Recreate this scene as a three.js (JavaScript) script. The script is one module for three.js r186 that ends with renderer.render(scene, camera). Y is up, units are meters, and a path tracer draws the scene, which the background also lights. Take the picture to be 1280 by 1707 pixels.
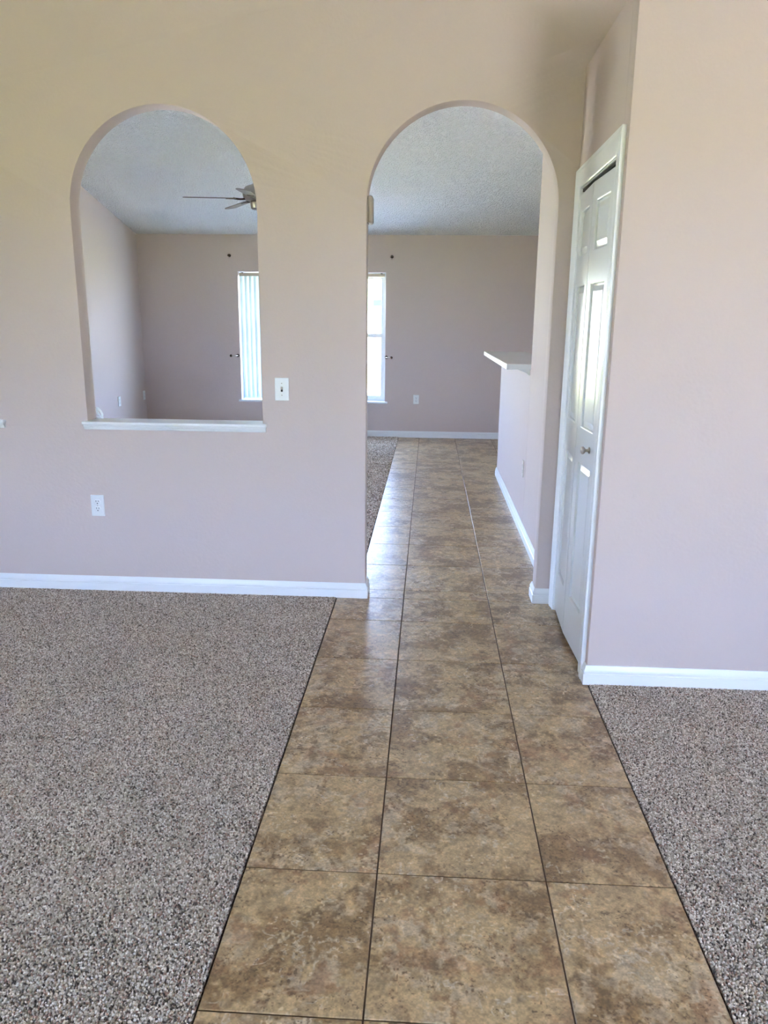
import * as THREE from 'three';
import { RoundedBoxGeometry } from 'three/addons/geometries/RoundedBoxGeometry.js';
import { mergeGeometries, mergeVertices, toCreasedNormals } from 'three/addons/utils/BufferGeometryUtils.js';

// ------------------------------------------------------------------ camera, sky, sun, exposure
const scene = new THREE.Scene();
const camera = new THREE.PerspectiveCamera((2 * Math.atan(853.5 / 1288.18) * 180) / Math.PI, 1280 / 1707, 0.05, 400);
camera.position.set(0, 1.4736, 0);
camera.rotation.order = 'YXZ';
camera.rotation.set(-0.2428, 0.0559, 0.0102);
scene.add(camera);

const SUN_FROM = new THREE.Vector3(0.3, 1.0, 0.42).normalize();
{ // clear summer sky with thin haze: pale at the horizon, bluer overhead
  const w = 256, h = 128, d = new Float32Array(w * h * 4);
  for (let y = 0; y < h; y++) for (let x = 0; x < w; x++) {
    const e = Math.sin(((y + 0.5) / h - 0.5) * Math.PI), t = Math.pow(Math.max(0, e), 0.55), i = (y * w + x) * 4;
    d[i] = 1.45 - 0.78 * t; d[i + 1] = 1.86 - 0.66 * t; d[i + 2] = 2.8 - 0.38 * t; d[i + 3] = 1;
  }
  const t = new THREE.DataTexture(d, w, h, THREE.RGBAFormat, THREE.FloatType); t.mapping = THREE.EquirectangularReflectionMapping; t.magFilter = THREE.LinearFilter; t.needsUpdate = true;
  scene.background = t;
}

const sun = new THREE.DirectionalLight(0xffeed6, 7);
sun.name = 'sun';
sun.position.copy(SUN_FROM).multiplyScalar(40);
sun.target.position.set(0, 0, -4);
sun.castShadow = true;
Object.assign(sun.shadow.camera, { left: -30, right: 30, top: 30, bottom: -30, near: 1, far: 120 });
sun.shadow.mapSize.set(4096, 4096);
scene.add(sun, sun.target);

const renderer = new THREE.WebGLRenderer({ antialias: true });
renderer.toneMapping = THREE.LinearToneMapping;
renderer.toneMappingExposure = 17;
renderer.shadowMap.enabled = true;

// ------------------------------------------------------------------ helpers
function rng(seed) { let a = seed >>> 0; return () => { a = (a + 0x6d2b79f5) >>> 0; let t = Math.imul(a ^ (a >>> 15), 1 | a); t = (t + Math.imul(t ^ (t >>> 7), 61 | t)) ^ t; return ((t ^ (t >>> 14)) >>> 0) / 4294967296; }; }
const names = new Map();
function numbered(name) { const n = names.get(name) ?? 0; names.set(name, n + 1); return n ? `${name}_${String(n).padStart(3, '0')}` : name; }
function tag(o, label, category, group) { o.userData.label = label; o.userData.category = category; if (group) o.userData.group = group; return o; }
function mesh(name, geo, mat, parent) { const m = new THREE.Mesh(geo, mat); m.name = parent ? name : numbered(name); m.castShadow = m.receiveShadow = true; (parent ?? scene).add(m); return m; }
function struct(name, geo, mat) { const m = mesh(name, geo, mat); m.userData.kind = 'structure'; return m; }
function group(name, kind) { const g = new THREE.Group(); g.name = numbered(name); if (kind) g.userData.kind = kind; scene.add(g); return g; }
// texture coordinates in metres, taken from the axis each face looks along
function metreUV(geo, ox = 0, oy = 0) {
  const g = geo.index ? geo.toNonIndexed() : geo; if (!g.attributes.normal) g.computeVertexNormals();
  const p = g.attributes.position, uv = new Float32Array(p.count * 2), a = new THREE.Vector3(), b = new THREE.Vector3(), c = new THREE.Vector3();
  for (let i = 0; i < p.count; i += 3) {
    a.fromBufferAttribute(p, i); b.fromBufferAttribute(p, i + 1); c.fromBufferAttribute(p, i + 2);
    const n = b.clone().sub(a).cross(c.clone().sub(a)), x = Math.abs(n.x), y = Math.abs(n.y), z = Math.abs(n.z);
    [a, b, c].forEach((v, k) => { const t = x >= y && x >= z ? [v.z, v.y] : y >= z ? [v.x, v.z] : [v.x, v.y]; uv[(i + k) * 2] = t[0] + ox; uv[(i + k) * 2 + 1] = t[1] + oy; });
  }
  g.setAttribute('uv', new THREE.BufferAttribute(uv, 2)); return g;
}
const box = (x0, x1, y0, y1, z0, z1) => metreUV(new THREE.BoxGeometry(x1 - x0, y1 - y0, z1 - z0).translate((x0 + x1) / 2, (y0 + y1) / 2, (z0 + z1) / 2));
const rbox = (x0, x1, y0, y1, z0, z1, r = 0.003, s = 2) => metreUV(new RoundedBoxGeometry(x1 - x0, y1 - y0, z1 - z0, s, r).translate((x0 + x1) / 2, (y0 + y1) / 2, (z0 + z1) / 2));
const merge = (list) => mergeGeometries(list.map((g) => (g.index ? g.toNonIndexed() : g)));
function rectPath(x0, x1, y0, y1) { const s = new THREE.Shape(); s.moveTo(x0, y0); s.lineTo(x1, y0); s.lineTo(x1, y1); s.lineTo(x0, y1); s.closePath(); return s; }
function archPath(x0, x1, y0, spring) { const s = new THREE.Path(), r = (x1 - x0) / 2; s.moveTo(x0, y0); s.lineTo(x1, y0); s.lineTo(x1, spring); s.absarc((x0 + x1) / 2, spring, r, 0, Math.PI, false); s.lineTo(x0, y0); return s; }
// a slab from a shape in x-y with its front face at z1 and its back at z0, edges eased by e
function slab(shape, z0, z1, e = 0.005, seg = 40, crease = 0.6) {
  const g = new THREE.ExtrudeGeometry(shape, { depth: z1 - z0 - 2 * e, bevelEnabled: e > 0, bevelThickness: e, bevelSize: e, bevelOffset: -e, bevelSegments: 2, curveSegments: seg });
  g.translate(0, 0, z0 + e); g.deleteAttribute('uv');
  return metreUV(toCreasedNormals(g, crease));
}
// sweeps a profile [[out, up], ...] along a floor path [[x, z], ...]; "out" points to the left of travel
function sweep(profile, path, closed = false) {
  const n = path.length, pos = [], rows = [];
  const dir = (i, j) => { const dx = path[j][0] - path[i][0], dz = path[j][1] - path[i][1], l = Math.hypot(dx, dz); return [dx / l, dz / l]; };
  for (let i = 0; i < n; i++) {
    const d0 = i ? dir(i - 1, i) : dir(0, 1), d1 = i < n - 1 ? dir(i, i + 1) : d0, l0 = [d0[1], -d0[0]], l1 = [d1[1], -d1[0]];
    const mx = l0[0] + l1[0], mz = l0[1] + l1[1], k = 2 / (mx * mx + mz * mz);
    rows.push(profile.map(([u, v]) => [path[i][0] + mx * k * u, v, path[i][1] + mz * k * u]));
  }
  const m = profile.length;
  for (let i = 0; i < n - 1; i++) for (let j = 0; j < m; j++) { const a = rows[i][j], b = rows[i + 1][j], c = rows[i + 1][(j + 1) % m], d = rows[i][(j + 1) % m]; pos.push(...a, ...c, ...b, ...a, ...d, ...c); }
  for (const [r, flip] of [[rows[0], false], [rows[n - 1], true]]) {
    const tri = THREE.ShapeUtils.triangulateShape(profile.map(([u, v]) => new THREE.Vector2(u, v)), []);
    for (const t of tri) { const q = flip ? t : [t[0], t[2], t[1]]; for (const k of q) pos.push(...r[k]); }
  }
  const g = new THREE.BufferGeometry(); g.setAttribute('position', new THREE.Float32BufferAttribute(pos, 3)); g.computeVertexNormals();
  return metreUV(toCreasedNormals(g, 0.5));
}

// ------------------------------------------------------------------ procedural textures
function lattice(n, seed) { const r = rng(seed), a = new Float32Array(n * n); for (let i = 0; i < a.length; i++) a[i] = r(); return a; }
function noiser(n, seed) { // periodic value noise: x and y in cells, repeating every n
  const L = lattice(n, seed);
  return (x, y) => {
    const ix = Math.floor(x), iy = Math.floor(y), fx = x - ix, fy = y - iy, sx = fx * fx * (3 - 2 * fx), sy = fy * fy * (3 - 2 * fy);
    const x0 = ((ix % n) + n) % n, x1 = (x0 + 1) % n, y0 = ((iy % n) + n) % n, y1 = (y0 + 1) % n;
    const a = L[y0 * n + x0], b = L[y0 * n + x1], c = L[y1 * n + x0], d = L[y1 * n + x1];
    return a + (b - a) * sx + (c - a) * sy + (a - b - c + d) * sx * sy;
  };
}
function texture(size, fn, srgb, metres) {
  const data = new Uint8Array(size * size * 4);
  for (let y = 0; y < size; y++) for (let x = 0; x < size; x++) { const c = fn(x / size, y / size, x, y), i = (y * size + x) * 4; data[i] = c[0]; data[i + 1] = c[1]; data[i + 2] = c[2]; data[i + 3] = 255; }
  const t = new THREE.DataTexture(data, size, size); t.wrapS = t.wrapT = THREE.RepeatWrapping; t.magFilter = THREE.LinearFilter; t.minFilter = THREE.LinearMipmapLinearFilter; t.generateMipmaps = true;
  if (srgb) t.colorSpace = THREE.SRGBColorSpace; t.repeat.set(1 / metres, 1 / metres); t.needsUpdate = true; return t;
}
const clamp01 = (x) => (x < 0 ? 0 : x > 1 ? 1 : x), step = (a, b, x) => { const t = clamp01((x - a) / (b - a)); return t * t * (3 - 2 * t); };

// travertine-look porcelain: cloudy brown patches, cream veins, rusty stains, small dark pits
const [tileColor, tileRough] = (() => {
  const S = 2048, n8 = noiser(8, 1), n16 = noiser(16, 2), n32 = noiser(32, 3), n64 = noiser(64, 4), n128 = noiser(128, 5), n256 = noiser(256, 6), n512 = noiser(512, 7), m8 = noiser(8, 11), m16 = noiser(16, 12), m32 = noiser(32, 13), k16 = noiser(16, 21), k64 = noiser(64, 22), k256 = noiser(256, 23), v16 = noiser(16, 31), v64 = noiser(64, 32), v128 = noiser(128, 33);
  const rough = new Uint8Array(S * S);
  const col = texture(S, (u, v, px, py) => {
    const wx = u + 0.022 * (m16(u * 16, v * 16) - 0.5) + 0.004 * (n64(u * 64, v * 64) - 0.5), wy = v + 0.022 * (m32(u * 32, v * 32) - 0.5) + 0.004 * (v64(u * 64, v * 64) - 0.5);
    const mid = 0.5 * n64(wx * 64 + 9, wy * 64) + 0.5 * n128(wx * 128, wy * 128), fine = 0.5 * n256(u * 256, v * 256) + 0.5 * n512(u * 512, v * 512), grain = 0.4 * n128(u * 128 + 3, v * 128) + 0.35 * k256(u * 256, v * 256) + 0.25 * n512(u * 512 + 7, v * 512);
    const cloud = 0.26 * n8(wx * 8, wy * 8) + 0.24 * n16(wx * 16, wy * 16) + 0.18 * n32(wx * 32, wy * 32) + 0.14 * n64(wx * 64, wy * 64) + 0.18 * grain;
    const dark = step(0.45, 0.62, cloud);
    const blot = step(0.56, 0.7, 0.3 * m16(wx * 16 + 5, wy * 16) + 0.22 * m32(wx * 32 + 1, wy * 32) + 0.18 * n64(wx * 64, wy * 64 + 3) + 0.3 * grain);
    const ridge = 1 - Math.abs(v16(wx * 16, wy * 16) * 0.55 + v64(wx * 64, wy * 64) * 0.25 + v128(wx * 128, wy * 128) * 0.2 - 0.5) * 2;
    const vein = step(0.86, 0.98, ridge) * step(0.5, 0.62, 0.5 * m8(u * 8 + 2, v * 8 + 4) + 0.5 * m32(u * 32, v * 32 + 6)) * step(0.4, 0.62, grain);
    const cream = step(0.52, 0.68, 0.38 * k16(wx * 16, wy * 16) + 0.3 * k64(wx * 64, wy * 64) + 0.32 * (1 - grain));
    const rust = step(0.58, 0.74, 0.45 * k16(wx * 16 + 8, wy * 16 + 3) + 0.3 * v64(wx * 64, wy * 64) + 0.25 * grain);
    const pit = step(0.62, 0.8, 0.55 * k256(u * 256, v * 256) + 0.45 * n512(u * 512 + 11, v * 512)) * step(0.46, 0.62, 0.5 * n32(wx * 32 + 4, wy * 32) + 0.5 * cloud);
    const fleck = step(0.66, 0.8, 0.6 * k256(u * 256 + 31, v * 256 + 17) + 0.4 * n128(u * 128, v * 128 + 5)) * step(0.48, 0.64, m16(wx * 16, wy * 16 + 2));
    let r = 186, g = 160, b = 119;
    const mixTo = (t, R, G, B) => { r += (R - r) * t; g += (G - g) * t; b += (B - b) * t; };
    mixTo(0.85 * dark, 140, 112, 76); mixTo(0.5 * blot, 108, 84, 56); mixTo(0.5 * cream, 200, 184, 160); mixTo(0.35 * rust, 148, 104, 72); mixTo(0.7 * vein, 218, 206, 184); mixTo(0.55 * pit, 86, 65, 44); mixTo(0.65 * fleck, 216, 201, 170);
    const s = 1 + 0.34 * (fine - 0.5) + 0.3 * (mid - 0.5);
    rough[py * S + px] = 88 + 12 * (fine - 0.5) + 24 * pit + 6 * (mid - 0.5);
    return [Math.min(255, r * s), Math.min(255, g * s), Math.min(255, b * s)];
  }, true, 1.84);
  return [col, texture(S / 2, (u, v, x, y) => { const k = rough[y * 2 * S + x * 2]; return [k, k, k]; }, false, 1.84)];
})();
const popcorn = (() => { // sprayed ceiling: lumps of about a centimetre
  const a = noiser(128, 41), b = noiser(256, 42), c = noiser(64, 43);
  return texture(1024, (u, v) => { const h = 255 * clamp01(step(0.42, 0.74, 0.55 * a(u * 128, v * 128) + 0.45 * b(u * 256, v * 256)) * (0.65 + 0.5 * c(u * 64, v * 64))); return [h, h, h]; }, false, 1.6);
})();
const orangePeel = (() => { const a = noiser(64, 51), b = noiser(128, 52), c = noiser(16, 53); return texture(512, (u, v) => { const h = 255 * (0.45 * a(u * 64, v * 64) + 0.25 * b(u * 128, v * 128) + 0.3 * c(u * 16, v * 16)); return [h, h, h]; }, false, 0.8); })();
const woodGrain = (() => { const a = noiser(8, 61), b = noiser(128, 62); return texture(512, (u, v) => { const h = 255 * (0.35 * a(u * 8, v * 8) + 0.65 * b(u * 128, v * 6)); return [h, h, h]; }, false, 0.35); })();
const carpetMap = (() => {
  const r = rng(71), S = 512, big = noiser(16, 72), pal = [[104, 95, 85], [150, 138, 124], [170, 158, 143], [196, 186, 173], [142, 117, 103], [84, 74, 66]], c = []; for (let i = 0; i < (S / 2) ** 2; i++) c.push(pal[Math.floor(r() * pal.length)]);
  return texture(S, (u, v, x, y) => c[(y >> 1) * (S / 2) + (x >> 1)].map((k) => k * (0.92 + 0.16 * big(u * 16, v * 16))), true, 1.28);
})();
const grassMap = (() => { const a = noiser(64, 81), b = noiser(256, 82), c = noiser(8, 83); return texture(512, (u, v) => { const t = 0.35 * a(u * 64, v * 64) + 0.35 * b(u * 256, v * 256) + 0.3 * c(u * 8, v * 8); return [120 + 70 * t, 126 + 66 * t, 72 + 44 * t]; }, true, 6); })();

// ------------------------------------------------------------------ materials
const std = (o) => new THREE.MeshStandardMaterial(o), phys = (o) => new THREE.MeshPhysicalMaterial(o);
const M = {
  wall: std({ name: 'beige_wall_paint', color: 0xcfbfb6, roughness: 0.75, bumpMap: orangePeel, bumpScale: 0.0007 }),
  trim: std({ name: 'white_semigloss_trim', color: 0xeceeec, roughness: 0.32 }),
  door: std({ name: 'white_door_paint', color: 0xe4e6e3, roughness: 0.3, bumpMap: woodGrain, bumpScale: 0.00025 }),
  ceiling: std({ name: 'popcorn_ceiling', color: 0xf3f2ef, roughness: 0.95, bumpMap: popcorn, bumpScale: 0.016 }),
  tile: phys({ name: 'travertine_tile', color: 0xffffff, map: tileColor, roughness: 1, roughnessMap: tileRough, ior: 1.62 }),
  grout: std({ name: 'brown_grout', color: 0x5d4a3b, roughness: 0.9 }),
  carpetBase: std({ name: 'carpet_backing', map: carpetMap, roughness: 1 }),
  tuft: std({ name: 'carpet_yarn', color: 0xffffff, roughness: 1 }),
  plate: std({ name: 'white_plastic', color: 0xe9ebe8, roughness: 0.3 }),
  almond: std({ name: 'almond_plastic', color: 0xc9bdae, roughness: 0.45 }),
  beige: std({ name: 'beige_plastic', color: 0xa89a8c, roughness: 0.45 }),
  dark: std({ name: 'dark_slot', color: 0x1c1b1a, roughness: 0.7 }),
  counter: std({ name: 'cream_laminate', color: 0xe4ded0, roughness: 0.25 }),
  counterEdge: std({ name: 'white_laminate_edge', color: 0xeef0ec, roughness: 0.3 }),
  metal: std({ name: 'brushed_nickel', color: 0xb9b0a4, roughness: 0.3, metalness: 1 }),
  bronze: std({ name: 'dark_bronze', color: 0x4a3a30, roughness: 0.4, metalness: 0.8 }),
  blade: std({ name: 'fan_blade_laminate', color: 0x8a7d74, roughness: 0.45 }),
  vinyl: std({ name: 'white_window_frame', color: 0xe8edf0, roughness: 0.35 }),
  glass: phys({ name: 'window_glass', color: 0xffffff, roughness: 0, transmission: 1, thickness: 0, ior: 1.5 }),
  vane: phys({ name: 'blind_vane', color: 0xd2dede, roughness: 0.9, transmission: 0.07, thickness: 0 }),
  grass: std({ name: 'lawn', map: grassMap, roughness: 1 }),
  concrete: std({ name: 'concrete_paving', color: 0xdcd6ca, roughness: 0.95 }),
  stucco: std({ name: 'white_stucco', color: 0xece8e0, roughness: 0.9 }),
  shingle: std({ name: 'grey_shingle', color: 0x8b8783, roughness: 0.95 }),
  blueGlass: std({ name: 'blue_shutter', color: 0x2a5f88, roughness: 0.7 }),
  outerWall: std({ name: 'outer_wall', color: 0xd9cfc0, roughness: 0.95 }),
};

// ------------------------------------------------------------------ the house shell
const W = -3.983, WB = -4.093, B = -10.007, XL = -3.7, XR = 3.6, ZR = 2.0, RIDGE = 3.776, SL = 0.2147, ZRIDGE = (W + WB) / 2;
const HX = 0.687, CZ = -3.03, CTOP = 2.612;
const roofY = (z) => RIDGE - SL * Math.abs(z - ZRIDGE);

{ // vaulted ceiling and roof above it, one chevron
  const s = new THREE.Shape(), z0 = B - 0.95, z1 = ZR + 0.95, t = 0.22;
  s.moveTo(-z0, roofY(z0)); s.lineTo(-ZRIDGE, RIDGE); s.lineTo(-z1, roofY(z1)); s.lineTo(-z1, roofY(z1) + t); s.lineTo(-ZRIDGE, RIDGE + t); s.lineTo(-z0, roofY(z0) + t); s.closePath();
  const g = new THREE.ExtrudeGeometry(s, { depth: XR - XL + 1, bevelEnabled: false }); g.rotateY(Math.PI / 2); g.translate(XL - 0.5, 0, 0);
  struct('ceiling', metreUV(g), M.ceiling);
}
const SLIDER = [-5.6, -4.7, 0.02, 2.08], KITCHEN = [-6.2, -5.3, 0.95, 2.15]; // sliding door in the left wall of the far room
function gable(name, x0, x1, hole) {
  const s = new THREE.Shape(), z0 = B - 0.2, z1 = ZR + 0.2, up = 0.06;
  s.moveTo(-z0, -0.1); s.lineTo(-z1, -0.1); s.lineTo(-z1, roofY(z1) + up); s.lineTo(-ZRIDGE, RIDGE + up); s.lineTo(-z0, roofY(z0) + up); s.closePath();
  if (hole) s.holes.push(rectPath(-hole[1], -hole[0], hole[2], hole[3]));
  const g = new THREE.ExtrudeGeometry(s, { depth: x1 - x0, bevelEnabled: false }); g.rotateY(Math.PI / 2); g.translate(x0, 0, 0);
  return struct(name, metreUV(g), M.wall);
}
gable('wall_left', XL - 0.2, XL, SLIDER);
gable('wall_right', XR, XR + 0.2, KITCHEN);

const ARCH = [[-1.795, -0.862, 0.915, 2.0], [-0.322, 0.596, -0.05, 2.018], [-3.223, -2.285, 0.915, 2.0]];
{ // wall with the arched openings
  const s = rectPath(XL - 0.05, XR + 0.05, -0.08, RIDGE + 0.03);
  s.holes.push(...ARCH.map((a) => archPath(...a)));
  s.holes[1] = archPath(-0.322, 0.596, -0.06, 2.018);
  struct('wall_middle', slab(s, WB, W, 0.006, 48), M.wall);
}
const WIN = { x0: -2.43, x1: -0.565, y0: 0.455, y1: 2.055 };
{
  const s = rectPath(XL - 0.05, XR + 0.05, -0.1, roofY(B) + 0.08);
  s.holes.push(rectPath(WIN.x0, WIN.x1, WIN.y0, WIN.y1));
  struct('wall_back', slab(s, B - 0.2, B, 0.003, 8), M.wall);
}
const REAR = [[-3.2, -2.0, 0.3, 2.1], [1.6, 2.9, 0.3, 2.1]];
{
  const s = rectPath(XL - 0.05, XR + 0.05, -0.1, roofY(ZR) + 0.08);
  for (const [a, b, c, d] of REAR) s.holes.push(rectPath(a, b, c, d));
  s.holes.push(rectPath(-0.4, 0.55, 0.0, 2.05));
  struct('wall_rear', slab(s, ZR, ZR + 0.2, 0.003, 8), M.wall);
}
// hall wall: full height beside the arch, then a half wall that carries the bar counter
const ZCOL = -5.36, ZHALF = -7.56;
{
  const e = 0.005, part = (name, z0, z1, y1a, y1b) => {
    const s = new THREE.Shape(); s.moveTo(-z1, -0.08); s.lineTo(-z1, y1b); s.lineTo(-z0, y1a); s.lineTo(-z0, -0.08); s.closePath();
    const g = new THREE.ExtrudeGeometry(s, { depth: 0.11 - 2 * e, bevelEnabled: true, bevelThickness: e, bevelSize: e, bevelOffset: -e, bevelSegments: 2 });
    g.deleteAttribute('uv'); g.rotateY(Math.PI / 2); g.translate(HX + e, 0, 0);
    struct(name, metreUV(toCreasedNormals(g, 0.6)), M.wall);
  };
  part('wall_hall', ZCOL, WB, roofY(ZCOL) + 0.05, roofY(WB) + 0.05);
  part('wall_half', ZHALF, ZCOL + 0.012, 1.1585, 1.1585);
}
// closet: wall facing the camera, side wall with the door opening, lid
const DO = { z0: -3.885, z1: -3.155, top: 2.078 };
{
  const s = rectPath(HX, XR + 0.05, -0.08, CTOP);
  struct('wall_closet_front', slab(s, CZ - 0.1, CZ, 0.006, 8), M.wall);
  const s2 = new THREE.Shape(); s2.moveTo(-CZ + 0.09, -0.08); s2.lineTo(-DO.z1, -0.08); s2.lineTo(-DO.z1, DO.top); s2.lineTo(-DO.z0, DO.top); s2.lineTo(-DO.z0, -0.08); s2.lineTo(-W + 0.02, -0.08); s2.lineTo(-W + 0.02, CTOP); s2.lineTo(-CZ + 0.09, CTOP); s2.closePath();
  const g = new THREE.ExtrudeGeometry(s2, { depth: 0.1, bevelEnabled: false }); g.rotateY(Math.PI / 2); g.translate(HX, 0, 0);
  struct('wall_closet_side', metreUV(g), M.wall);
  struct('ceiling_closet', box(HX + 0.01, XR + 0.02, CTOP - 0.1, CTOP - 0.004, W - 0.02, CZ - 0.01), M.wall);
  struct('wall_closet_inner', box(1.7, 1.78, -0.08, CTOP - 0.1, W - 0.02, CZ - 0.05), M.wall);
}

// ------------------------------------------------------------------ floor: slab, grout bed, tiles, carpet
const floor = group('floor', 'structure');
mesh('slab', box(XL - 0.2, XR + 0.2, -0.25, -0.016, B - 0.2, ZR + 0.2), M.concrete, floor);
const X1 = -0.1106, Z0 = -1.3595, T = 0.46, TL = -0.4765, TR = 0.694, HL = -0.379;
mesh('grout_bed', merge([box(TL, TR, -0.02, -0.0032, W, ZR), box(HL, HX + 0.003, -0.02, -0.0032, -7.7, W), box(HL, XR, -0.02, -0.0032, B, -7.5)]), M.grout, floor);
{
  const r = rng(901), G = 0.0022; // half a grout joint
  // a tile: flat top with eased edges
  function tile(x0, x1, z0, z1) {
    if (x1 - x0 < 0.03 || z1 - z0 < 0.03) return;
    const a = x0 + G, b = x1 - G, c = z0 + G, d = z1 - G, e = 0.0016, yt = 0, ye = -0.0014, yb = -0.016, pos = [], q = (p, s, t, u) => pos.push(...p, ...s, ...t, ...p, ...t, ...u);
    const ring = (i, y) => [[a + i, y, c + i], [b - i, y, c + i], [b - i, y, d - i], [a + i, y, d - i]], t0 = ring(e, yt), t1 = ring(0, ye), t2 = ring(0, yb);
    q(t0[0], t0[3], t0[2], t0[1]);
    for (let i = 0; i < 4; i++) { const j = (i + 1) % 4; q(t0[i], t0[j], t1[j], t1[i]); q(t1[i], t1[j], t2[j], t2[i]); }
    const g = new THREE.BufferGeometry(); g.setAttribute('position', new THREE.Float32BufferAttribute(pos, 3)); g.computeVertexNormals();
    const turn = Math.floor(r() * 4), ox = r() * 1.84, oy = r() * 1.84, uv = [];
    for (let i = 0; i < pos.length; i += 3) { let u = pos[i], v = pos[i + 2]; for (let k = 0; k < turn; k++) [u, v] = [-v, u]; uv.push(u + ox, v + oy); }
    g.setAttribute('uv', new THREE.Float32BufferAttribute(uv, 2));
    const m = mesh('tile', g, M.tile, floor); m.rotation.set(0, 0, 0); m.position.y = (r() - 0.5) * 0.0006;
  }
  const zs = []; for (let i = -8; i < 20; i++) zs.push(Z0 - i * T);
  for (const z of zs) {
    const near = z, far = z - T; // a row of tiles between far and near
    const a = Math.max(far, B), b = Math.min(near, ZR);
    if (b <= a) continue;
    if (b > W) { // walkway in the front room, stopping at the arch wall
      const c = Math.max(a, W);
      for (const [p, s] of [[TL, X1], [X1, X1 + T], [X1 + T, TR]]) {
        tile(p, s, c, b);
      }
    }
    if (a < W) { // through the arch, along the hall and into the kitchen
      const d = Math.min(b, W), xs = [HL, X1, X1 + T];
      if (far < -7.56) { let x = X1 + 2 * T; xs.push(x); while ((x += T) < XR - 0.1) xs.push(x); xs.push(XR); } else xs.push(HX - 0.002);
      for (let i = 0; i + 1 < xs.length; i++) tile(i === 0 && d === W ? Math.max(xs[0], -0.322 - 0.05) : xs[i], xs[i + 1], a, d);
    }
  }
}
mesh('carpet_backing', merge([box(XL, TL - 0.003, -0.02, -0.003, W, ZR), box(TR + 0.003, XR, -0.02, -0.003, CZ, ZR), box(XL, HL - 0.003, -0.02, -0.003, B, WB)]), M.carpetBase, floor);
function pile(name, label, rects, pitch, seed) { // looped yarn, one small lump per loop
  const r = rng(seed), pts = [];
  for (const [x0, x1, z0, z1] of rects) for (let z = z0; z < z1; z += pitch) for (let x = x0; x < x1; x += pitch) pts.push([x + (r() - 0.5) * pitch * 0.9, z + (r() - 0.5) * pitch * 0.9]);
  const geo = new THREE.IcosahedronGeometry(1, 0), im = new THREE.InstancedMesh(geo, M.tuft, pts.length), m = new THREE.Matrix4(), q = new THREE.Quaternion(), e = new THREE.Euler(), s = new THREE.Vector3(), p = new THREE.Vector3(), c = new THREE.Color();
  const patch = noiser(64, seed + 1), pal = [[0x7f7367, 1], [0xb2a493, 3.2], [0xc8baa8, 3.2], [0xe4d8c9, 2.2], [0xac8e7c, 1.2], [0x5f534a, 1.1], [0xf4eadd, 0.9]], sum = pal.reduce((a, b) => a + b[1], 0);
  pts.forEach(([x, z], i) => {
    let k = r() * sum, j = 0; while ((k -= pal[j][1]) > 0 && j < pal.length - 1) j++;
    c.set(pal[j][0]).multiplyScalar(0.86 + 0.16 * r() + 0.12 * patch(x * 6 + 40, z * 6 + 80)); im.setColorAt(i, c);
    const w = pitch * (0.5 + 0.28 * r()); s.set(w, pitch * (0.55 + 0.5 * r()), w * (0.7 + 0.5 * r())); e.set((r() - 0.5) * 0.9, r() * 6.28, (r() - 0.5) * 0.9); q.setFromEuler(e); p.set(x, 0.001, z);
    im.setMatrixAt(i, m.compose(p, q, s));
  });
  im.name = numbered(name); im.castShadow = im.receiveShadow = true; im.userData.kind = 'stuff'; tag(im, label, 'carpet'); scene.add(im); return im;
}
pile('carpet_pile', 'speckled grey brown looped carpet left of the tiled walkway', [[-3.1, TL - 0.006, W + 0.016, -0.95]], 0.005, 301);
pile('carpet_pile', 'speckled grey brown looped carpet right of the tiled walkway', [[TR + 0.006, 2.2, CZ + 0.016, -0.95]], 0.005, 302);
pile('carpet_pile', 'strip of looped carpet seen through the tall arch', [[-1.05, HL - 0.006, B + 0.02, WB - 0.016]], 0.0105, 303);

// ------------------------------------------------------------------ trim: baseboards and door casing
const BASE = [[0, 0], [0.0145, 0], [0.0145, 0.046], [0.0105, 0.049], [0.0105, 0.053], [0.0125, 0.056], [0.0125, 0.06], [0.009, 0.069], [0.0065, 0.076], [0.0045, 0.083], [0, 0.083]];
const base = (name, path) => struct(name, sweep(BASE, path), M.trim);
base('baseboard_middle', [[XL, W], [-0.322, W], [-0.322, WB], [XL, WB]].reverse());
base('baseboard_hall', [[HX - 0.001, W], [0.596, W], [0.596, WB], [HX, WB], [HX, ZHALF], [HX + 0.11, ZHALF]]);
base('baseboard_closet', [[HX, -3.074], [HX, CZ], [XR, CZ]].reverse());
base('baseboard_back', [[XL, B], [XR, B]].reverse());
base('baseboard_left', [[XL, SLIDER[0]], [XL, B]].reverse());

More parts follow.
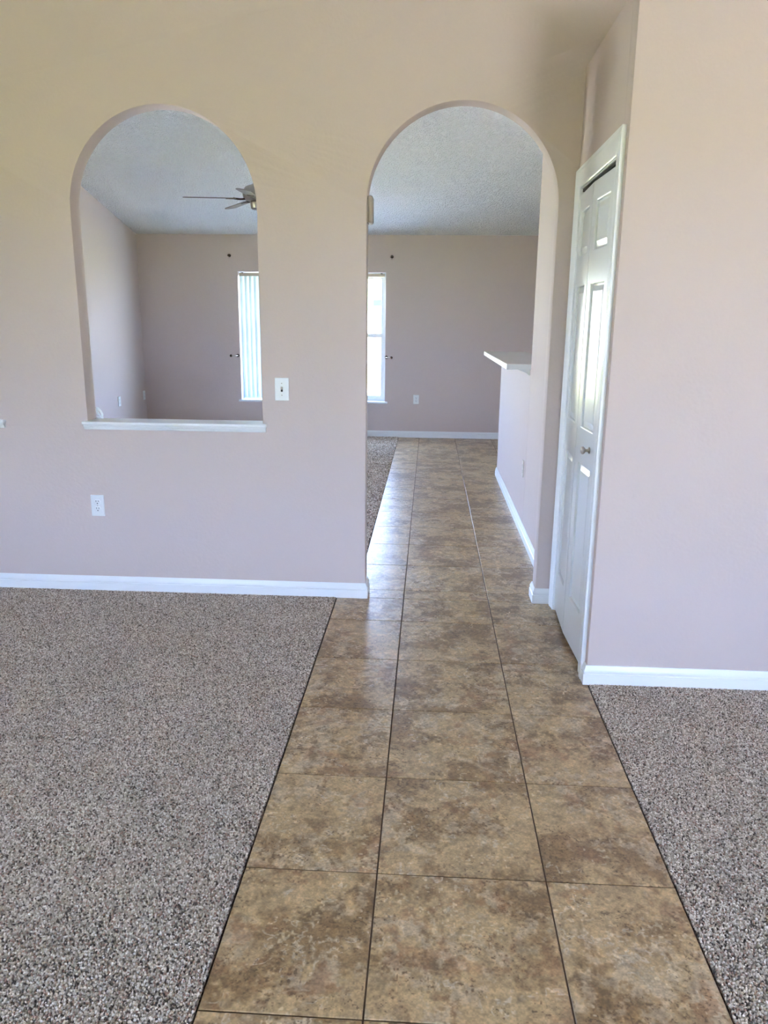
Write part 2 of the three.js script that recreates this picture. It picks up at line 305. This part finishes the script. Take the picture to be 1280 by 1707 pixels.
{ // moulded casing round the closet door, swept in the plane of the wall
  const prof = [[0, 0], [0, 0.009], [0.004, 0.0115], [0.01, 0.0125], [0.016, 0.011], [0.03, 0.0125], [0.05, 0.0165], [0.058, 0.0185], [0.066, 0.0185], [0.072, 0.0165], [0.078, 0.018], [0.086, 0.018], [0.088, 0.0155], [0.088, 0]];
  // path in (z, y): up the far jamb, across the head, down the near jamb; offset grows away from the opening
  const rows = [[[DO.z0, 0], [-1, 0]], [[DO.z0, DO.top], [-1, 1]], [[DO.z1, DO.top], [1, 1]], [[DO.z1, 0], [1, 0]]].map(([p, d]) => prof.map(([o, t]) => [HX - t, p[1] + d[1] * o, p[0] + d[0] * o]));
  const pos = [], m = prof.length;
  for (let i = 0; i < 3; i++) for (let j = 0; j < m; j++) { const a = rows[i][j], b = rows[i + 1][j], c = rows[i + 1][(j + 1) % m], d = rows[i][(j + 1) % m]; pos.push(...a, ...b, ...c, ...a, ...c, ...d); }
  const g = new THREE.BufferGeometry(); g.setAttribute('position', new THREE.Float32BufferAttribute(pos, 3)); g.computeVertexNormals();
  struct('trim_1', metreUV(toCreasedNormals(g, 0.35)), M.trim);
  // jamb liners inside the opening
  struct('trim_2', merge([box(HX - 0.001, HX + 0.1, 0, DO.top, DO.z0 - 0.002, DO.z0 + 0.004), box(HX - 0.001, HX + 0.1, 0, DO.top, DO.z1 - 0.004, DO.z1 + 0.002), box(HX - 0.001, HX + 0.1, DO.top - 0.004, DO.top + 0.002, DO.z0, DO.z1)]), M.trim);
}

// ------------------------------------------------------------------ closet bifold door: two leaves of three raised panels
{
  const door = group('door_1', 'structure');
  door.userData.label = 'white two leaf bifold closet door with raised panels';
  const LW = 0.357, H0 = 0.022, H1 = 2.048, TH = 0.034, holes = [[1.772, 1.962], [1.03, 1.632], [0.232, 0.868]], inset = 0.07;
  function leaf() { // lies in x-y, x from 0 to LW, face towards +z
    const g = new THREE.Group(); g.name = 'door_leaf';
    const s = rectPath(0, LW, H0, H1); for (const [a, b] of holes) s.holes.push(rectPath(inset, LW - inset, a, b));
    mesh('frame', slab(s, -TH / 2, TH / 2, 0.005, 4, 0.3), M.door, g);
    for (const [a, b] of holes) {
      const out = [inset - 0.004, LW - inset + 0.004, a - 0.004, b + 0.004], ring = (i, z) => [[out[0] + i, out[2] + i, z], [out[1] - i, out[2] + i, z], [out[1] - i, out[3] - i, z], [out[0] + i, out[3] - i, z]];
      const levels = [ring(0, -0.012), ring(0, 0.0045), ring(0.012, 0.0045), ring(0.034, 0.0125), ring(0.036, 0.0125)], pos = [];
      for (let k = 0; k + 1 < levels.length; k++) for (let i = 0; i < 4; i++) { const j = (i + 1) % 4, A = levels[k], C = levels[k + 1]; pos.push(...A[i], ...A[j], ...C[j], ...A[i], ...C[j], ...C[i]); }
      const t = levels[levels.length - 1]; pos.push(...t[0], ...t[1], ...t[2], ...t[0], ...t[2], ...t[3]);
      const pg = new THREE.BufferGeometry(); pg.setAttribute('position', new THREE.Float32BufferAttribute(pos, 3)); pg.computeVertexNormals();
      mesh('panel', metreUV(pg), M.door, g);
    }
    return g;
  }
  const XO = HX + 0.013, XM = HX + 0.0, zm = (DO.z0 + DO.z1) / 2;
  const near = leaf(), far = leaf();
  const setLeaf = (g, p, q) => { const d = new THREE.Vector3(q[0] - p[0], 0, q[1] - p[1]).normalize(), m = new THREE.Matrix4().makeBasis(d, new THREE.Vector3(0, 1, 0), new THREE.Vector3().crossVectors(d, new THREE.Vector3(0, 1, 0))); g.quaternion.setFromRotationMatrix(m); g.position.set(p[0], 0, p[1]); door.add(g); };
  // x axis from the far end to the near end so that the face (+z of the leaf) looks towards the hall
  setLeaf(far, [XO, DO.z0 + 0.006], [XM, zm - 0.002]);
  setLeaf(near, [XM, zm + 0.002], [XO, DO.z1 - 0.006]);
  mesh('track', box(HX + 0.003, HX + 0.06, 2.0605, 2.0735, DO.z0 + 0.005, DO.z1 - 0.005), M.dark, door);
  const kn = new THREE.LatheGeometry([[0, 0], [0.014, 0], [0.014, 0.003], [0.006, 0.006], [0.006, 0.016], [0.012, 0.02], [0.0165, 0.026], [0.016, 0.032], [0.011, 0.036], [0, 0.037]].map(([a, b]) => new THREE.Vector2(a, b)), 20);
  kn.rotateX(Math.PI / 2); kn.translate(LW - 0.1, 0.952, TH / 2);
  const k = mesh('knob', kn, M.metal, near); k.userData.label = 'small round metal door knob';
}

// ------------------------------------------------------------------ arch sills
function sill(a, label, o = 0.024) {
  const s = group('window_sill');
  mesh('ledge', rbox(a[0] - o, a[1] + o, 0.926, 0.944, WB - 0.022, W + 0.03, 0.006, 3), M.trim, s);
  mesh('apron', sweep([[0, 0.9], [0.008, 0.9], [0.012, 0.905], [0.014, 0.912], [0.02, 0.917], [0.022, 0.9275], [0, 0.9275]], [[a[0] - o + 0.006, W], [a[1] + o - 0.006, W]].reverse()), M.trim, s);
  tag(s, label, 'sill'); return s;
}
sill(ARCH[0], 'white moulded ledge across the bottom of the low arched opening');
sill(ARCH[2], 'white moulded ledge end just showing at the left edge of the photo', 0.044);

// ------------------------------------------------------------------ bar counter on the half wall
{
  const c = group('bar_counter');
  mesh('counter_top', rbox(0.524, 0.92, 1.1945, 1.1975, -7.63, ZCOL - 0.002, 0.001, 1), M.counter, c);
  mesh('edge_band', rbox(0.521, 0.923, 1.16, 1.1945, -7.633, ZCOL, 0.003, 2), M.counterEdge, c);
  for (const z of [-5.43, -6.5, -7.45]) {
    const s = new THREE.Shape(); s.moveTo(0, 0); s.lineTo(0.085, 0); s.lineTo(0.08, -0.006); s.quadraticCurveTo(0.03, -0.02, 0.006, -0.04); s.lineTo(0, -0.042); s.closePath();
    const g = slab(s, 0, 0.02, 0.002, 8); g.rotateY(Math.PI); g.translate(HX, 1.16, z + 0.02);
    mesh('bracket', g, M.trim, c);
  }
  tag(c, 'white edged bar counter on the half wall beside the hall', 'counter');
}

// ------------------------------------------------------------------ switches and outlets
const PW = 0.073, PH = 0.117;
function outlet() { // faces +z, centred on the origin
  const g = group('wall_outlet');
  mesh('cover_plate', rbox(-PW / 2, PW / 2, -PH / 2, PH / 2, 0, 0.006, 0.0028, 2), M.plate, g);
  for (const s of [-1, 1]) {
    const sh = new THREE.Shape(), R = 0.0172; sh.absarc(0, 0, R, 0, Math.PI * 2); const pts = sh.getPoints(28).map((p) => new THREE.Vector2(p.x, THREE.MathUtils.clamp(p.y, -0.0142, 0.0142)));
    const f = new THREE.ExtrudeGeometry(new THREE.Shape(pts), { depth: 0.0012, bevelEnabled: true, bevelSize: 0.0006, bevelThickness: 0.0006, bevelSegments: 1 }); f.translate(0, s * 0.0195, 0.0058);
    const r = mesh('receptacle', f, M.plate, g);
    mesh('slot', box(-0.0078, -0.0053, s * 0.0195 + 0.0005, s * 0.0195 + 0.0095, 0.006, 0.0079), M.dark, r);
    mesh('slot', box(0.0053, 0.0078, s * 0.0195 + 0.0015, s * 0.0195 + 0.0085, 0.006, 0.0079), M.dark, r);
    const hole = new THREE.CylinderGeometry(0.003, 0.003, 0.002, 12); hole.rotateX(Math.PI / 2); hole.translate(0, s * 0.0195 - 0.0072, 0.0069); mesh('slot', hole, M.dark, r);
  }
  const sc = new THREE.CylinderGeometry(0.0028, 0.0028, 0.001, 12); sc.rotateX(Math.PI / 2); sc.translate(0, 0, 0.0062); mesh('screw', sc, M.metal, g);
  return g;
}
const OUT = [
  [[-1.777, 0.485, W], 0, 'white duplex outlet on the wall below the low arch ledge'],
  [[-0.161, 0.492, B], 0, 'small white outlet on the far wall right of the window'],
  [[XL, 0.502, -9.11], Math.PI / 2, 'white outlet on the far left wall nearer the arch ledge'],
  [[XL, 0.5, -9.93], Math.PI / 2, 'white outlet tucked beside the far room corner'],
  [[HX, 0.457, -5.49], -Math.PI / 2, 'outlet seen edge on on the half wall under the counter'],
];
const out0 = outlet();
OUT.forEach(([p, ry, label], i) => { const o = i ? out0.clone() : out0; if (i) { o.name = numbered('wall_outlet'); scene.add(o); } o.position.set(...p); o.rotation.y = ry; o.userData = {}; tag(o, label, 'outlet', 'electrical outlets on the walls'); if (p[0] === HX) o.traverse((c) => { if (c.material === M.plate) c.material = M.almond; }); });
{
  const g = group('light_switch'); g.position.set(-0.756, 1.125, W);
  mesh('cover_plate', rbox(-PW / 2, PW / 2, -PH / 2, PH / 2, 0, 0.0065, 0.003, 2), M.plate, g);
  mesh('toggle_slot', box(-0.0052, 0.0052, -0.0125, 0.0125, 0.005, 0.0071), M.dark, g);
  const t = rbox(-0.0042, 0.0042, -0.0065, 0.0065, 0, 0.0135, 0.0015, 2); t.rotateX(-0.45); t.translate(0, 0.003, 0.0055); mesh('toggle', t, M.almond, g);
  for (const s of [-1, 1]) { const sc = new THREE.CylinderGeometry(0.003, 0.003, 0.001, 12); sc.rotateX(Math.PI / 2); sc.translate(0, s * 0.0302, 0.0068); mesh('screw', sc, M.metal, g); }
  tag(g, 'white toggle light switch plate on the wall between the arches', 'switch');
}
{ // rounded plastic box on the left reveal of the tall arch
  const g = group('door_chime'); g.position.set(-0.322, 1.999, -4.032);
  mesh('cover', rbox(0.004, 0.029, -0.064, 0.064, -0.042, 0.042, 0.0118, 4), M.beige, g);
  mesh('back_plate', rbox(0, 0.005, -0.062, 0.062, -0.04, 0.04, 0.002, 1), M.beige, g);
  tag(g, 'small rounded beige wall box on the tall arch reveal', 'chime box');
}

// ------------------------------------------------------------------ far window, sill, vertical blind, curtain hardware
{
  const w = group('window_1', 'structure'); w.userData.label = 'tall bright window in the far wall, half hidden by the pier';
  const { x0, x1, y0, y1 } = WIN, zc = B - 0.13, d = 0.035, mx = (x0 + x1) / 2;
  const fr = (a, b, c, e, k, dd) => { const s = rectPath(a, b, c, e); s.holes.push(rectPath(a + k, b - k, c + k, e - k)); return slab(s, zc - dd, zc + dd, 0.003, 4, 0.3); };
  mesh('window_frame', merge([fr(x0, x1, y0, y1, 0.03, d), box(mx - 0.035, mx + 0.035, y0 + 0.02, y1 - 0.02, zc - d, zc + d)]), M.vinyl, w);
  for (const [a, b] of [[x0 + 0.03, mx - 0.035], [mx + 0.035, x1 - 0.03]]) {
    for (const [c, e, dz] of [[y0 + 0.03, 1.305, 0.012], [1.27, y1 - 0.03, -0.012]]) {
      const sh = rectPath(a, b, c, e); sh.holes.push(rectPath(a + 0.034, b - 0.034, c + 0.042, e - 0.042));
      const s = mesh('sash', slab(sh, zc + dz - 0.011, zc + dz + 0.011, 0.002, 4, 0.3), M.vinyl, w);
      mesh('pane', box(a + 0.03, b - 0.03, c + 0.038, e - 0.038, zc + dz - 0.002, zc + dz + 0.002), M.glass, s);
    }
  }
  mesh('window_sill', rbox(x0 - 0.035, x1 + 0.035, y0 - 0.022, y0 + 0.002, B - 0.12, B + 0.03, 0.004, 2), M.trim, w);
}
{
  const b = group('vertical_blind'), y = 2.03, z = B - 0.035;
  mesh('headrail', rbox(WIN.x0 + 0.015, WIN.x1 - 0.015, y - 0.03, y + 0.008, z - 0.022, z + 0.022, 0.003, 1), M.almond, b);
  const vg = new THREE.PlaneGeometry(0.089, 1.52, 6, 1); { const p = vg.attributes.position; for (let i = 0; i < p.count; i++) p.setZ(i, 0.006 * (1 - (p.getX(i) / 0.0445) ** 2)); vg.computeVertexNormals(); }
  for (let i = 0; i < 15; i++) { const v = mesh('vane', vg, M.vane, b); v.position.set(WIN.x0 + 0.06 + i * 0.058, y - 0.03 - 0.76, z + (i % 2) * 0.004); v.rotation.y = 0.5 + 0.08 * Math.sin(i * 2.3); }
  for (const x of [WIN.x0 + 0.055, WIN.x1 - 0.055]) mesh('clip', rbox(x - 0.012, x + 0.012, y + 0.004, y + 0.014, z - 0.02, z + 0.024, 0.002, 1), M.bronze, b);
  tag(b, 'white vertical blind drawn to the left of the far window', 'blind');
}
for (const [x, y, label] of [[-2.525, 2.243, 'dark curtain rod socket above left of the far window'], [-0.492, 2.24, 'dark curtain rod socket above right of the far window']]) {
  const g = group('curtain_bracket'); g.position.set(x, y, B);
  const ro = new THREE.LatheGeometry([[0, 0], [0.018, 0], [0.018, 0.004], [0.011, 0.008], [0.011, 0.03], [0.016, 0.034], [0.016, 0.042], [0, 0.042]].map(([a, c]) => new THREE.Vector2(a, c)), 18); ro.rotateX(Math.PI / 2);
  mesh('socket', ro, M.bronze, g);
  const sc = new THREE.CylinderGeometry(0.004, 0.004, 0.03, 8); sc.translate(0, -0.024, 0.028); mesh('set_screw', sc, M.metal, g);
  tag(g, label, 'curtain bracket', 'curtain rod sockets');
}
for (const [x, dx, label] of [[-2.462, -1, 'metal curtain holdback on the wall left of the far window'], [-0.55, 1, 'metal curtain holdback on the wall right of the far window']]) {
  const g = group('curtain_holdback'); g.position.set(x, 1.02, B);
  const ro = new THREE.LatheGeometry([[0, 0], [0.02, 0], [0.02, 0.004], [0.008, 0.01], [0, 0.01]].map(([a, c]) => new THREE.Vector2(a, c)), 18); ro.rotateX(Math.PI / 2); mesh('rosette', ro, M.bronze, g);
  const arm = new THREE.CatmullRomCurve3([[0, 0, 0], [0, 0, 0.05], [dx * 0.012, 0, 0.075], [dx * 0.04, 0, 0.085], [dx * 0.06, 0, 0.085]].map((p) => new THREE.Vector3(...p)));
  mesh('arm', new THREE.TubeGeometry(arm, 20, 0.006, 8), M.metal, g);
  mesh('finial', new THREE.SphereGeometry(0.017, 14, 10).translate(dx * 0.068, 0, 0.085), M.bronze, g);
  tag(g, label, 'holdback', 'curtain holdbacks');
}

// ------------------------------------------------------------------ ceiling fan in the far room
{
  const FX = -1.69, FZ = -7.814, FY = 2.612, top = roofY(FZ), f = group('ceiling_fan'); f.position.set(FX, 0, FZ);
  const lathe = (pts, n = 32) => new THREE.LatheGeometry(pts.map(([a, b]) => new THREE.Vector2(a, b)), n);
  mesh('canopy', lathe([[0, top - 0.075], [0.02, top - 0.075], [0.05, top - 0.06], [0.068, top - 0.02], [0.07, top + 0.02]]), M.metal, f);
  mesh('downrod', new THREE.CylinderGeometry(0.0125, 0.0125, top - 0.06 - (FY + 0.1), 14).translate(0, (top - 0.06 + FY + 0.1) / 2, 0), M.metal, f);
  mesh('motor_housing', lathe([[0, FY - 0.045], [0.06, FY - 0.045], [0.1, FY - 0.035], [0.125, FY - 0.012], [0.13, FY + 0.02], [0.128, FY + 0.05], [0.105, FY + 0.085], [0.05, FY + 0.105], [0.02, FY + 0.125], [0, FY + 0.125]]), M.metal, f);
  mesh('switch_housing', lathe([[0, FY - 0.12], [0.04, FY - 0.12], [0.055, FY - 0.105], [0.06, FY - 0.06], [0.06, FY - 0.045], [0, FY - 0.045]]), M.metal, f);
  for (let i = 0; i < 5; i++) {
    const a = 3.477 + (i * 2 * Math.PI) / 5, blade = new THREE.Group(); blade.name = 'blade'; blade.rotation.y = a; blade.position.y = FY - 0.02; f.add(blade);
    // along +x: iron then paddle, pitched
    const iron = new THREE.CatmullRomCurve3([[0.1, 0.0, 0], [0.15, -0.005, 0], [0.19, -0.002, 0], [0.22, 0.002, 0]].map((p) => new THREE.Vector3(...p)));
    const ig = new THREE.TubeGeometry(iron, 12, 0.009, 8); const pad = rbox(0.19, 0.29, -0.006, 0.0, -0.035, 0.035, 0.002, 1); pad.rotateX(-0.15); ig.deleteAttribute('uv');
    const s = new THREE.Shape(); s.moveTo(0.2, -0.048); s.lineTo(0.6, -0.062); s.quadraticCurveTo(0.68, -0.06, 0.685, 0); s.quadraticCurveTo(0.68, 0.06, 0.6, 0.062); s.lineTo(0.2, 0.048); s.closePath();
    const bg = new THREE.ExtrudeGeometry(s, { depth: 0.005, bevelEnabled: true, bevelSize: 0.0015, bevelThickness: 0.0015, bevelSegments: 1, curveSegments: 8 }); bg.rotateX(Math.PI / 2 - 0.15); bg.translate(0, 0.005, 0);
    const iron2 = metreUV(ig.toNonIndexed()); mesh('blade_iron', mergeGeometries([iron2, pad]), M.bronze, blade); mesh('paddle', bg, M.blade, blade);
    blade.rotation.z = -0.03;
  }
  tag(f, 'brushed metal ceiling fan with brown blades in the far room', 'fan');
}

// ------------------------------------------------------------------ small things on the low arch ledge
{
  const r = [[0, 0.004, 0], [0.012, 0.005, -0.003], [0.022, 0.014, 0], [0.018, 0.03, 0.002], [0.008, 0.042, 0.002], [0.001, 0.046, -0.001], [0.001, 0.03, 0], [0.01, 0.016, 0.004], [0.022, 0.005, 0.006], [0.028, 0.004, 0.004]];
  const c = new THREE.CatmullRomCurve3(r.map((p) => new THREE.Vector3(...p)));
  const m = mesh('curled_cord', new THREE.TubeGeometry(c, 60, 0.0046, 8), M.plate); m.scale.setScalar(1.25); m.position.set(-1.786, 0.944, -4.085); tag(m, 'short curled white cord on the left end of the arch ledge', 'cord');
  const s = mesh('rubber_stop', new THREE.LatheGeometry([[0, 0], [0.006, 0], [0.0055, 0.005], [0.003, 0.0075], [0, 0.008]].map(([a, b]) => new THREE.Vector2(a, b)), 14), M.dark); s.position.set(-0.868, 0.944, -4.1); tag(s, 'tiny dark stop on the right end of the arch ledge', 'stop');
}

// ------------------------------------------------------------------ rear of the front room (behind the camera): windows and front door
REAR.forEach(([a, b, c, d]) => {
  const w = group(numbered('window_2') === 'window_2' ? 'window_2' : 'window_3', 'structure'), zc = ZR + 0.12, s = rectPath(a, b, c, d), mx = (a + b) / 2; w.name = a < 0 ? 'window_2' : 'window_3';
  s.holes.push(rectPath(a + 0.05, mx - 0.03, c + 0.05, d - 0.05), rectPath(mx + 0.03, b - 0.05, c + 0.05, d - 0.05));
  mesh('window_frame', slab(s, zc - 0.03, zc + 0.03, 0.003, 4, 0.3), M.vinyl, w);
  for (const [p, q] of [[a + 0.05, mx - 0.03], [mx + 0.03, b - 0.05]]) mesh('pane', box(p - 0.005, q + 0.005, c + 0.045, d - 0.045, zc - 0.002, zc + 0.002), M.glass, w);
});
for (const [name, [z0, z1, y0, y1], x] of [['door_3', SLIDER, XL - 0.1], ['window_4', KITCHEN, XR + 0.1]]) { // garden door and kitchen window of the far room
  const d = group(name, 'structure'), mz = (z0 + z1) / 2;
  const s = rectPath(-z1, -z0, y0, y1); s.holes.push(rectPath(-z1 + 0.05, -mz - 0.03, y0 + 0.05, y1 - 0.05), rectPath(-mz + 0.03, -z0 - 0.05, y0 + 0.05, y1 - 0.05));
  mesh('frame', metreUV(slab(s, -0.03, 0.03, 0.003, 4, 0.3).rotateY(Math.PI / 2).translate(x, 0, 0)), M.vinyl, d);
  for (const [a, b] of [[z0 + 0.05, mz - 0.03], [mz + 0.03, z1 - 0.05]]) mesh('pane', box(x - 0.002, x + 0.002, y0 + 0.045, y1 - 0.045, a - 0.005, b + 0.005), M.glass, d);
}
struct('door_2', rbox(-0.4, 0.55, 0.0, 2.05, ZR + 0.06, ZR + 0.105, 0.003, 1), M.door);

// ------------------------------------------------------------------ outdoors
struct('ground', metreUV(new THREE.PlaneGeometry(240, 240).rotateX(-Math.PI / 2).translate(0, -0.2, 0)), M.grass);
struct('driveway', box(0.2, 5, -0.3, -0.15, ZR + 0.25, 14), M.concrete);
struct('patio', merge([box(-8.5, 5, -0.3, -0.15, -13.2, B - 0.25), box(-8.5, XL - 0.25, -0.3, -0.15, B - 0.25, -3.6), box(XR + 0.25, 8, -0.3, -0.15, B - 0.25, -4)]), M.concrete);
{
  const h = group('neighbour_house'), z = -30;
  mesh('wall', box(-9, 6, -0.2, 3.1, z - 8, z), M.stucco, h);
  const s = new THREE.Shape(); s.moveTo(-9.6, 3.0); s.lineTo(6.6, 3.0); s.lineTo(3.5, 4.9); s.lineTo(-6.5, 4.9); s.closePath();
  mesh('roof', metreUV(new THREE.ExtrudeGeometry(s, { depth: 9, bevelEnabled: false }).translate(0, 0, z - 8.5)), M.shingle, h);
  mesh('fascia', box(-9.6, 6.6, 2.85, 3.05, z + 0.5, z + 0.56), M.stucco, h);
  for (const x of [-4.6, -1.86]) mesh('window', box(x - 0.3, x + 0.13, 2.0, 2.23, z - 0.02, z + 0.03), M.blueGlass, h);
  tag(h, 'white house glimpsed through the far window', 'house');
}

renderer.render(scene, camera);
